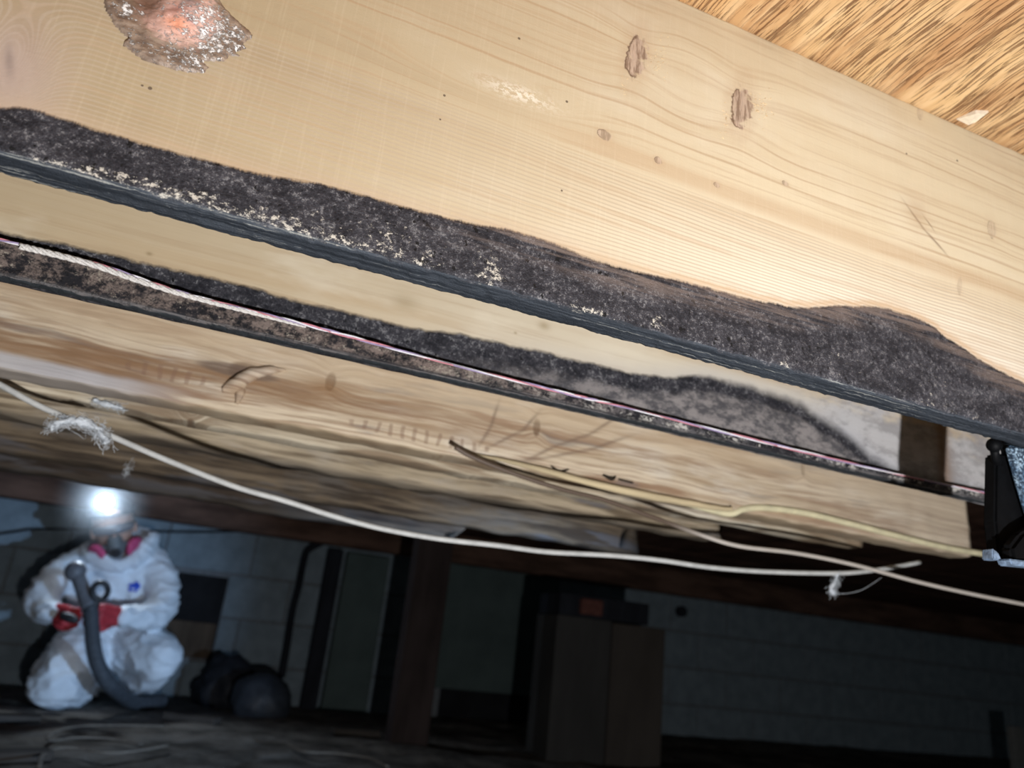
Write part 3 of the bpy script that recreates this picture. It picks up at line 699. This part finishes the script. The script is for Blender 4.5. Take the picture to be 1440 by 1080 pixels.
prism([(1402, 616), (1450, 622), (1462, 632), (1462, 650), (1420, 650), (1406, 640)], CY + .012, CY + .003, .002, M_blk, 'collar', case)
# ================================================================== kneeling person
PY = 3.44
def Q(px, py, Y=PY): return onY(px, py, Y)
def bake(V, Fc, voxel, smooth=3):
    me = bpy.data.meshes.new('tmp'); me.from_pydata([tuple(v) for v in V], [], Fc); o = bpy.data.objects.new('tmp', me); COL.objects.link(o)
    m = o.modifiers.new('r', 'REMESH'); m.mode = 'VOXEL'; m.voxel_size = voxel; m.use_smooth_shade = True
    k = o.modifiers.new('s', 'SMOOTH'); k.iterations = smooth; k.factor = .5
    dg = bpy.context.evaluated_depsgraph_get(); e = o.evaluated_get(dg).to_mesh()
    rv = [Vector(v.co) for v in e.vertices]; rf = [tuple(p.vertices) for p in e.polygons]; rn = [Vector(v.normal) for v in e.vertices]
    o.evaluated_get(dg).to_mesh_clear(); bpy.data.objects.remove(o); bpy.data.meshes.remove(me)
    return rv, rf, rn
def ball(c, r, sc=(1, 1, 1), sub=2):
    bm = bmesh.new(); bmesh.ops.create_icosphere(bm, subdivisions=sub, radius=r)
    bm.verts.index_update(); V = [Vector((v.co.x * sc[0], v.co.y * sc[1], v.co.z * sc[2])) + Vector(c) for v in bm.verts]
    Fc = [tuple(q.index for q in p.verts) for p in bm.faces]; bm.free(); return V, Fc
def limb(pts, n=16):
    """pts: (point, radius) - tapered closed limb"""
    ps = [Vector(p) for p, r in pts]; rs = [r for p, r in pts]; k = 6
    path = catmull(ps, k) if len(ps) > 2 else [ps[0].lerp(ps[1], i / k) for i in range(k + 1)]
    L = len(path); tv = tube(path, lambda t: float(np.interp(t, np.linspace(0, 1, len(rs)), rs)), n)
    return join(tv, ball(ps[0], rs[0]), ball(ps[-1], rs[-1]))
def fleshed(name, limbs, voxel, mat, parent, smooth=3, wr=0., wf=20, stretch=None):
    V, Fc, N = bake(*join(*limbs), voxel, smooth)
    if wr:
        out = []
        for v, n in zip(V, N):
            a = mnoise.fractal(Vector((v.x * wf * .6, v.y * wf * .6, v.z * wf * 1.9)) + Vector((0, 0, mnoise.noise(v * 6) * 2.2)), 1., 2., 3)
            b = 1 - abs(mnoise.noise(Vector((v.x * wf * .8 + v.z * wf, v.y * wf * .6, v.z * wf * 1.6))))
            out.append(v + n * (a * wr * .7 + (b ** 5) * wr * .9 - wr * .3))
        V = out
    return obj(name, V, Fc, mat, parent, smooth=True)
M_suit = simple('white_coverall_fabric', (.68, .73, .78), .75, .25, .07, 18, .003)
M_skin = simple('skin', (.50, .30, .22), .6, .3, .08, 60, .0003)
M_glove = simple('red_rubber_glove', (.42, .035, .045), .55, .35, .2, 60, .0005)
M_hosem = simple('dark_grey_hose', (.055, .062, .072), .6, .3, .2, 60, .0005)
M_blkp = simple('black_plastic', (.02, .02, .022), .5, .4, .2, 60, .0003)

base = Vector((Q(140, 960).x, 3.42, FLOORZ))
man = empty('person', base, 'person kneeling on the dirt in a white hooded coverall, red gloves, respirator and lit headlamp', 'person')
suit = fleshed('coverall', [
    limb([(Q(160, 800, 3.52), .105), (Q(156, 850, 3.54), .115), (Q(152, 905, 3.58), .13)]),
    limb([(Q(124, 806, 3.52), .085), (Q(126, 850, 3.52), .095), (Q(126, 898, 3.56), .115)]),
    limb([(Q(196, 800, 3.52), .085), (Q(194, 850, 3.52), .095), (Q(184, 900, 3.56), .115)]),
    limb([(Q(104, 796, 3.52), .066), (Q(160, 785, 3.53), .070), (Q(214, 790, 3.52), .066)]),
    limb([(Q(122, 778, 3.48), .030), (Q(138, 786, 3.42), .028), (Q(165, 794, 3.40), .030), (Q(192, 786, 3.42), .030), (Q(206, 768, 3.46), .034), (Q(213, 757, 3.52), .032)]),
    limb([(Q(213, 760, 3.52), .034), (Q(190, 757, 3.60), .05), (Q(150, 765, 3.60), .05), (Q(122, 778, 3.52), .035)]),
    limb([(Q(101, 800, 3.51), .066), (Q(76, 818, 3.44), .064), (Q(60, 840, 3.36), .058), (Q(62, 855, 3.30), .052), (Q(74, 862, 3.24), .040)]),
    limb([(Q(216, 795, 3.51), .066), (Q(229, 825, 3.44), .062), (Q(224, 858, 3.36), .060), (Q(200, 868, 3.28), .052), (Q(172, 867, 3.20), .038)]),
    limb([(Q(128, 905, 3.55), .115), (Q(104, 930, 3.42), .112), (Q(80, 960, 3.28), .092)]),
    limb([(Q(80, 963, 3.28), .085), (Q(100, 968, 3.42), .075), (Q(118, 965, 3.62), .06)]),
    limb([(Q(180, 908, 3.56), .115), (Q(206, 915, 3.42), .100), (Q(226, 925, 3.32), .080)]),
    limb([(Q(226, 928, 3.32), .076), (Q(208, 950, 3.42), .064), (Q(188, 956, 3.55), .055)])],
    .008, M_suit, man, 2, .0115, 15)
# head: local axes f forward, u up, r towards the picture's right
f_ = Vector((.16, -.94, -.26)).normalized(); u_ = Vector((-.34, 0, .94)); u_ = (u_ - f_ * u_.dot(f_)).normalized(); r_ = u_.cross(f_) * -1
if r_.x < 0: r_ = -r_
HC = Q(160, 743, 3.47)
def H(a, b, c): return HC + r_ * a + f_ * b + u_ * c
def hball(a, b, c, ra, rb, rc, sub=3):
    V, Fc = ball((0, 0, 0), 1, sub=sub); return [H(a + v.x * ra, b + v.y * rb, c + v.z * rc) for v in V], Fc
body = fleshed('body', [
    hball(0, 0, .035, .074, .092, .080), hball(0, .012, -.02, .066, .078, .085), limb([(H(-.03, .035, -.075), .026), (H(0, .062, -.090), .024), (H(.03, .035, -.075), .026)]),
    limb([(H(0, .088, .012), .007), (H(0, .106, -.024), .011)]), limb([(H(-.018, .084, -.056), .008), (H(0, .090, -.055), .009), (H(.018, .084, -.056), .008)]),
    hball(-.078, -.005, -.008, .008, .017, .030, 2), hball(.078, -.005, -.008, .008, .017, .030, 2),
    hball(-.030, .080, .030, .022, .010, .008, 2), hball(.030, .080, .030, .022, .010, .008, 2),
    limb([(H(0, -.02, -.06), .052), (H(0, -.04, -.15), .055)]),
    limb([(Q(160, 800, 3.53), .075), (Q(152, 905, 3.59), .09)]), limb([(Q(112, 800, 3.53), .045), (Q(160, 790, 3.54), .05), (Q(208, 795, 3.53), .045)]),
    limb([(Q(106, 802, 3.52), .042), (Q(62, 845, 3.36), .036), (Q(76, 862, 3.24), .024)]), limb([(Q(212, 797, 3.52), .042), (Q(224, 858, 3.37), .036), (Q(170, 867, 3.2), .024)]),
    limb([(Q(150, 905, 3.58), .08), (Q(104, 932, 3.43), .075), (Q(82, 958, 3.3), .05)]), limb([(Q(155, 905, 3.58), .08), (Q(206, 917, 3.43), .07), (Q(224, 926, 3.34), .05)]),
    limb([(Q(82, 962, 3.3), .045), (Q(116, 965, 3.6), .035)]), limb([(Q(224, 928, 3.34), .045), (Q(190, 956, 3.53), .035)])],
    .0055, M_skin, man, 2)
M_eye = simple('eye', (.7, .7, .68), .3, .5, .05, 50, 0); M_hair = simple('dark_hair', (.03, .024, .02), .8, .2, .4, 200, .002)
for s_ in (-1, 1):
    obj('eye', *hball(s_ * .030, .078, .012, .013, .010, .009, 2), M_eye, man, smooth=True)
hv, hf = hball(0, -.012, .045, .081, .094, .084, 4); keep = [i for i, v in enumerate(hv) if (v - HC).dot(u_) > .052 - .09 * max(0, -(v - HC).dot(f_) / .09)]
ks = set(keep); mp = {k: i for i, k in enumerate(keep)}
obj('hair', [hv[k] + Vector((mnoise.noise(hv[k] * 90),) * 3) * .003 for k in keep], [tuple(mp[i] for i in q) for q in hf if all(i in ks for i in q)], M_hair, man, smooth=True)
# goggles, respirator
M_gog = simple('goggle_lens', (.16, .16, .17), .2, .6, .1, 20, 0)
gog = obj('safety_goggles', *limb([(H(-.058, .066, .014), .018), (H(-.022, .092, .014), .021), (H(.022, .092, .014), .021), (H(.058, .066, .014), .018)]), M_gog, man, smooth=True)
obj('goggle_strap', *tube([H(math.sin(a) * .079, math.cos(a) * .092 - .004, .016) for a in np.linspace(.8, 2 * math.pi - .8, 26)], .006, 6), M_blkp, gog)
M_mask = simple('grey_respirator', (.13, .145, .15), .5, .4, .1, 50, .0003); M_filt = simple('magenta_filter', (.50, .07, .17), .6, .3, .15, 90, .0006)
resp = obj('respirator', *join(limb([(H(0, .092, -.035), .030), (H(0, .098, -.070), .032)]), limb([(H(-.04, .078, -.06), .018), (H(.04, .078, -.06), .018)])), M_mask, man, smooth=True)
def disc(c, n, r, h, seg=28):
    n = n.normalized(); a = n.orthogonal().normalized(); b = n.cross(a); V = []; prof = ((0, -h / 2), (r * .9, -h / 2), (r, -h * .35), (r, h * .35), (r * .9, h / 2), (r * .55, h / 2 * 1.1), (0, h / 2 * 1.1))
    for (rr, hh) in prof:
        for k in range(seg): an = 2 * math.pi * k / seg; V.append(c + n * hh + (a * math.cos(an) + b * math.sin(an)) * max(rr, .0004))
    Fc = [(i * seg + k, i * seg + (k + 1) % seg, (i + 1) * seg + (k + 1) % seg, (i + 1) * seg + k) for i in range(len(prof) - 1) for k in range(seg)]
    return V, Fc
for s_ in (-1, 1):
    obj('filter', *disc(H(s_ * .066, .080, -.074), r_ * s_ * .8 + f_ * .6 - u_ * .25, .041, .022), M_filt, resp, smooth=True)
obj('exhale_valve', *disc(H(0, .128, -.072), f_ - u_ * .3, .018, .012), M_blkp, resp, smooth=True)
# headlamp
LC = Q(147, 706, 3.37); hl = obj('headlamp', *limb([(LC - f_ * .03, .030), (LC - f_ * .012, .032)]), M_blkp, man, smooth=True)
obj('headband', *tube([H(math.sin(a) * .083, math.cos(a) * .098 - .008, .070) for a in np.linspace(0, 2 * math.pi, 36)], .008, 6), M_blkp, hl)
me_ = bpy.data.materials.new('headlamp_glow'); me_.use_nodes = True; b_ = me_.node_tree.nodes['Principled BSDF']
b_.inputs['Emission Color'].default_value = (.72, .88, 1, 1); b_.inputs['Emission Strength'].default_value = 30
ld = (Vector((0, 0, 0)) - LC).normalized()
tag(obj('lamp_lens', *disc(LC + ld * .022, ld, .030, .012), me_, hl, smooth=True), 'glowing white lens')
spot('headlamp_light', LC + ld * .034, LC + ld, 17., 165, .5, .02, (.70, .84, 1))
# haze volume added to make the glow around the headlamp
hz = bpy.data.materials.new('glow_haze'); hz.use_nodes = True; t_ = hz.node_tree; t_.nodes.remove(t_.nodes['Principled BSDF'])
pv = t_.nodes.new('ShaderNodeVolumePrincipled'); pv.inputs['Color'].default_value = (.85, .92, 1, 1)
tc_ = t_.nodes.new('ShaderNodeTexCoord'); ln = t_.nodes.new('ShaderNodeVectorMath'); ln.operation = 'LENGTH'; t_.links.new(tc_.outputs['Object'], ln.inputs[0])
mr = t_.nodes.new('ShaderNodeMapRange'); mr.interpolation_type = 'SMOOTHSTEP'; t_.links.new(ln.outputs['Value'], mr.inputs[0])
HR = .21
for i_, v_ in ((1, HR * .98), (2, .02), (3, 0), (4, 1.1)): mr.inputs[i_].default_value = v_
t_.links.new(mr.outputs[0], pv.inputs['Density']); t_.links.new(pv.outputs[0], t_.nodes['Material Output'].inputs['Volume'])
V_, F_ = ball(LC + ld * .05, HR, sub=4)
tag(obj('glow_haze', V_, F_, hz, loc=tuple(LC + ld * .05), smooth=True), 'bluish white haze added as the glow around the headlamp', 'haze', kind='stuff')

# gloves with five fingers
def hand(name, wrist, tip, normal, thumb_side, curl, label, sc=1.):
    X_ = (tip - wrist).normalized(); N_ = (normal - X_ * normal.dot(X_)).normalized(); Z_ = X_.cross(N_) * thumb_side
    def L(a, b, c): return wrist + (X_ * a + N_ * b + Z_ * c) * sc
    Ls = [limb([(L(0, 0, -.012), .026 * sc), (L(.045, 0, -.022), .018 * sc), (L(.088, 0, -.030), .0125 * sc)]), limb([(L(0, 0, .012), .026 * sc), (L(.045, 0, .020), .019 * sc), (L(.090, 0, .030), .013 * sc)]),
          limb([(L(.02, 0, 0), .02 * sc), (L(.09, 0, 0), .0135 * sc)]), limb([(L(-.05, 0, 0), .030 * sc), (L(0, 0, 0), .028 * sc)])]
    for zc, ln_, k in ((.031, .92, 1), (.0105, 1., 1.03), (-.0105, .94, 1.06), (-.030, .74, 1.1)):
        p = (.090, 0.); an = curl * .75 * k; pts = [(L(p[0], p[1], zc), .0112 * sc)]
        for seg, r in ((.044, .0105), (.027, .0098), (.021, .0088)):
            p = (p[0] + seg * ln_ * math.cos(an), p[1] + seg * ln_ * math.sin(an)); an += curl * k; pts.append((L(p[0], p[1], zc), r * sc))
        Ls.append(limb(pts, 10))
    Ls.append(limb([(L(.012, .008, .028), .016 * sc), (L(.045, .022, .052), .0125 * sc), (L(.072, .040, .050), .0115 * sc), (L(.088, .056, .036), .0098 * sc)], 10))
    return tag(fleshed(name, Ls, .0035, M_glove, man, 2), label)
hosex = 131
hand('glove', Q(163, 867, 3.19), Q(128, 864, 3.07), Vector((-.35, 1, 0)), 1, 1.35, 'red glove gripping the hose', .95)
hand('glove', Q(76, 860, 3.24), Q(112, 872, 3.12), Vector((.35, .9, 0)), -1, 1.25, 'red glove, fingers curled round a dark handle', .85)
# emblem on the chest, set on the cloth
from mathutils.bvhtree import BVHTree
dgx = bpy.context.evaluated_depsgraph_get(); dgx.update()
bv = BVHTree.FromPolygons([v.co + base for v in suit.data.vertices], [tuple(p.vertices) for p in suit.data.polygons])
def onsuit(px, py, lift=.003):
    d = ray(px, py).normalized(); h_ = bv.ray_cast(Vector((0, 0, 0)), d); return (h_[0] - d * lift) if h_[0] else Q(px, py, 3.4)
em = [(180, 823), (184, 820), (188, 821), (191, 817), (196, 820), (198, 825), (194, 829), (191, 833), (186, 831), (181, 832)]
top_ = [onsuit(a, b) for a, b in em]; cen = onsuit(189, 825, .004); bot_ = [onsuit(a, b, -.004) for a, b in em]; n_ = len(em)
tag(obj('emblem', top_ + bot_ + [cen], [(i, (i + 1) % n_, 2 * n_) for i in range(n_)] + [(i, (i + 1) % n_, n_ + (i + 1) % n_, n_ + i) for i in range(n_)], simple('blue_emblem_ink', (.02, .07, .50), .5, .3, .1, 60, 0), suit), 'small blue emblem on the chest')

# hose held in the gloves
hs = empty('vacuum_hose', Q(150, 965, 3.2), 'dark grey ribbed hose held upright by the kneeling person, curling to the ground', 'hose')
hp = catmull([Q(118, 832, 3.12), Q(127, 852, 3.10), Q(129, 880, 3.09), Q(131, 905, 3.08), Q(136, 930, 3.08), Q(146, 952, 3.1), Q(160, 968, 3.16)] + [onZ(190, 988, FLOORZ + .03), onZ(228, 985, FLOORZ + .03)], 18)
obj('hose', *tube(hp, lambda t: .0245 + .0022 * math.sin(t * 260), 16), M_hosem, hs, smooth=True)
M_noz = simple('grey_nozzle', (.13, .135, .15), .5, .4, .15, 50, .0003)
tag(obj('nozzle', *join(ball(Q(106, 803, 3.13), .036, sub=3), tube(catmull([Q(105, 798, 3.13), Q(108, 806, 3.13), Q(114, 822, 3.12), Q(121, 840, 3.11), Q(127, 853, 3.10)], 6), lambda t: .034 - .010 * min(1, t * 4) + .006 * max(0, t - .6) * 2, 18)), M_noz, hs, smooth=True), 'grey round-ended nozzle')
c_ = Q(141, 831, 3.08); ring = [c_ + (r_ * math.cos(a) + u_ * math.sin(a) * 1.25) * .024 for a in np.linspace(0, 2 * math.pi, 24)]
tag(obj('handle_ring', *tube(ring, .010, 10), M_blkp, hs, smooth=True), 'black ring-shaped handle')
obj('handle_neck', *limb([(Q(137, 842, 3.09), .012), (Q(131, 856, 3.1), .018)]), M_blkp, hs, smooth=True)
tl = tag(obj('hand_tool', *limb([(Q(90, 866, 3.13), .014), (Q(98, 869, 3.125), .016), (Q(106, 872, 3.12), .012)]), M_blkp, loc=tuple(Q(104, 872, 3.12)), smooth=True), "short black handle held in the person's left-hand-side red glove", 'tool')
tl['label'] = 'short black handle held in the red glove nearest the left edge'

# ================================================================== things in the dark
def wbox(name, px0, px1, py0, py1, Y, th, mat, label, cat, floor=False, top=False, parent=None, ref=None, group=None):
    pm = (px0 + px1) / 2
    x0, x1 = onY(px0, (py0 + py1) / 2, Y).x, onY(px1, (py0 + py1) / 2, Y).x
    z1 = TOP - .004 if top else onY(pm, py0, Y).z; z0 = FLOORZ - .01 if floor else onY(pm, py1, Y).z
    return tag(obj(name, *cbox(x0, x1, Y, Y + th, z0, z1, .003), mat, parent, loc=None if parent else (x0, Y, z0)), label, cat, group)
M_green = simple('green_grey_board', (.085, .112, .108), .9, .1, .12, 6, .002)
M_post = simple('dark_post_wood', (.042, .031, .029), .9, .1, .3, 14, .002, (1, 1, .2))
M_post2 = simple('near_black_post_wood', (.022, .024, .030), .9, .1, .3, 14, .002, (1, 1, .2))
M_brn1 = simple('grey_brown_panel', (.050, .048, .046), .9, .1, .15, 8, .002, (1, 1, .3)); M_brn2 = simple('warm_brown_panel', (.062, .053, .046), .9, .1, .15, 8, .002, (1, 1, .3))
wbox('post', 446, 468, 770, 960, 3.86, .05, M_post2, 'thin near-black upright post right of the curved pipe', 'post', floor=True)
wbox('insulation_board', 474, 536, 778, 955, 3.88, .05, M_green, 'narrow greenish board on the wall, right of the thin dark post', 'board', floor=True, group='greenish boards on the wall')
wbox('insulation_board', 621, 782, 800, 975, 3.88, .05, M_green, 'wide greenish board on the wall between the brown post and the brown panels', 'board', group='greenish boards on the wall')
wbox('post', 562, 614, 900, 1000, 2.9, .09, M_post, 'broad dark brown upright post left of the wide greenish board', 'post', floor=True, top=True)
pier = empty('boxed_pier', Q(850, 1000, 2.75), 'boxed pier of two brown panels with a brick and dark board on top', 'pier')
x0, xm, x1 = onY(776, 970, 2.75).x, onY(856, 970, 2.75).x, onY(932, 970, 2.75).x; zt = onY(850, 872, 2.75).z
pier.location = ((x0 + x1) / 2, 2.75, FLOORZ)
obj('panel', *cbox(x0, xm - .002, 2.75, 2.95, FLOORZ - .01, zt, .003), M_brn1, pier)
tag(obj('panel', *cbox(xm + .002, x1, 2.745, 2.95, FLOORZ - .01, zt - .006, .003), M_brn2, pier), 'warmer brown panel')
obj('cap_board', *cbox(x0 + .01, onY(915, 860, 2.75).x, 2.76, 2.96, zt + .001, zt + .085, .004), M_post2, pier)
tag(obj('brick', *cbox(onY(816, 855, 2.75).x, onY(846, 855, 2.75).x, 2.735, 2.80, zt + .012, zt + .072, .004), simple('red_brick', (.12, .050, .040), .9, .1, .2, 50, .001), pier), 'dull red brick')
pp = catmull([onY(a, b, 3.90) for a, b in ((462, 758), (446, 766), (432, 775), (426, 795), (420, 825), (411, 860), (404, 905), (396, 952))], 8)
tag(obj('pipe', *tube(pp, .017, 10), M_post2, loc=tuple(pp[-1]), smooth=True), 'dark pipe bending down the block wall right of the person', 'pipe')
M_wire = simple('black_wire', (.02, .02, .022), .6, .2, .1, 50, 0)
pp = catmull([onY(a, b, 3.92) for a, b in ((-20, 754), (20, 748), (70, 744), (250, 748), (340, 747), (420, 742))], 8)
tag(obj('wire', *tube(pp, .005, 6), M_wire, loc=tuple(pp[3]), smooth=True), 'thin black wire running along the block wall behind the person', 'wire')
tag(obj('pipe_end', *disc(onY(958, 860, 3.93), Vector((0, -1, 0)), .03, .05), M_post2, loc=tuple(onY(958, 860, 3.93)), smooth=True), 'dark round pipe end high on the wall right of the boxed pier', 'pipe')
def heap(name, px, py, r, sc, seed, mat, label, cat, amp=.25):
    c = onZ(px, py, FLOORZ + r * sc[2] * .55); V, Fc = ball(c, r, sc, 4)
    out = []
    for v in V:
        d = v - c; k = mnoise.fractal(d * (3 / r) * .5 + Vector((seed, 0, 0)), 1., 2., 4); q = c + d * (1 + amp * k); q.z = max(q.z, FLOORZ - .01); out.append(q)
    return tag(obj(name, out, Fc, mat, loc=(c.x, c.y, FLOORZ), smooth=True), label, cat)
M_bag = simple('dark_blue_bag_plastic', (.040, .048, .062), .5, .4, .2, 30, .004); M_bag2 = simple('black_bag_plastic', (.018, .02, .026), .6, .3, .2, 30, .004)
heap('rubbish_bag', 366, 985, .125, (1, .9, .85), 3, M_bag, 'round dark blue bag on the dirt right of the person', 'bag', .12)
heap('rubbish_bag', 318, 968, .13, (1, .8, 1.0), 8, M_bag2, 'black crumpled bag between the person and the round bag', 'bag')
M_strip = simple('pale_strap', (.16, .135, .11), .8, .2, .2, 40, .0005)
def strip(pts, r, label, cat='strap', group=None):
    pp = catmull([onZ(a, b, FLOORZ + .018) for a, b in pts], 8)
    V, Fc = tube(pp, r, 8); V = [Vector((v.x, v.y, FLOORZ + .018 + (v.z - FLOORZ - .018) * .5)) for v in V]
    return tag(obj('strap', V, Fc, M_strip, loc=tuple(pp[0]), smooth=True), label, cat, group)
strip([(230, 1021), (170, 1020), (110, 1021), (75, 1030), (70, 1041), (110, 1037), (160, 1039), (200, 1047)], .006, 'pale looped strap lying on the dirt just below the person')
strip([(55, 1078), (60, 1062), (80, 1052), (110, 1052), (150, 1058), (190, 1056), (236, 1048)], .006, 'pale strap on the dirt nearest the bottom left corner')
strip([(405, 1046), (430, 1057), (470, 1059), (520, 1066), (545, 1078)], .006, 'pale strap curving over the dirt below the round bag')
for i, (a, b, L, an, lab) in enumerate(((15, 1010, .16, .2, 'short brown wood scrap on the dirt at the left edge'), (270, 1010, .2, -.5, 'brown wood scrap on the dirt below the black bag'), (25, 1062, .14, .5, 'small wood scrap lowest at the left edge'),
                                          (500, 1030, .18, .1, 'brown wood scrap on the dirt left of the brown post'))):
    c = onZ(a, b, FLOORZ + .012); V, Fc = cbox(-L / 2, L / 2, -.03, .03, -.012, .012, .003); m = Matrix.Rotation(an, 3, 'Z')
    tag(obj('wood_scrap', [m @ Vector(v) + c for v in V], Fc, M_brn2, loc=tuple(c)), lab, 'wood')
tag(obj('marker_post', *cbox(onY(1428, 1050, 3.0).x, onY(1442, 1050, 3.0).x, 3.0, 3.04, FLOORZ - .01, onY(1432, 1022, 3.0).z, .003), simple('pale_grey_post', (.18, .18, .17), .8, .2, .1, 30, .001), loc=(onY(1435, 1050, 3.).x, 3., FLOORZ)), 'short pale grey post at the bottom right corner', 'post')
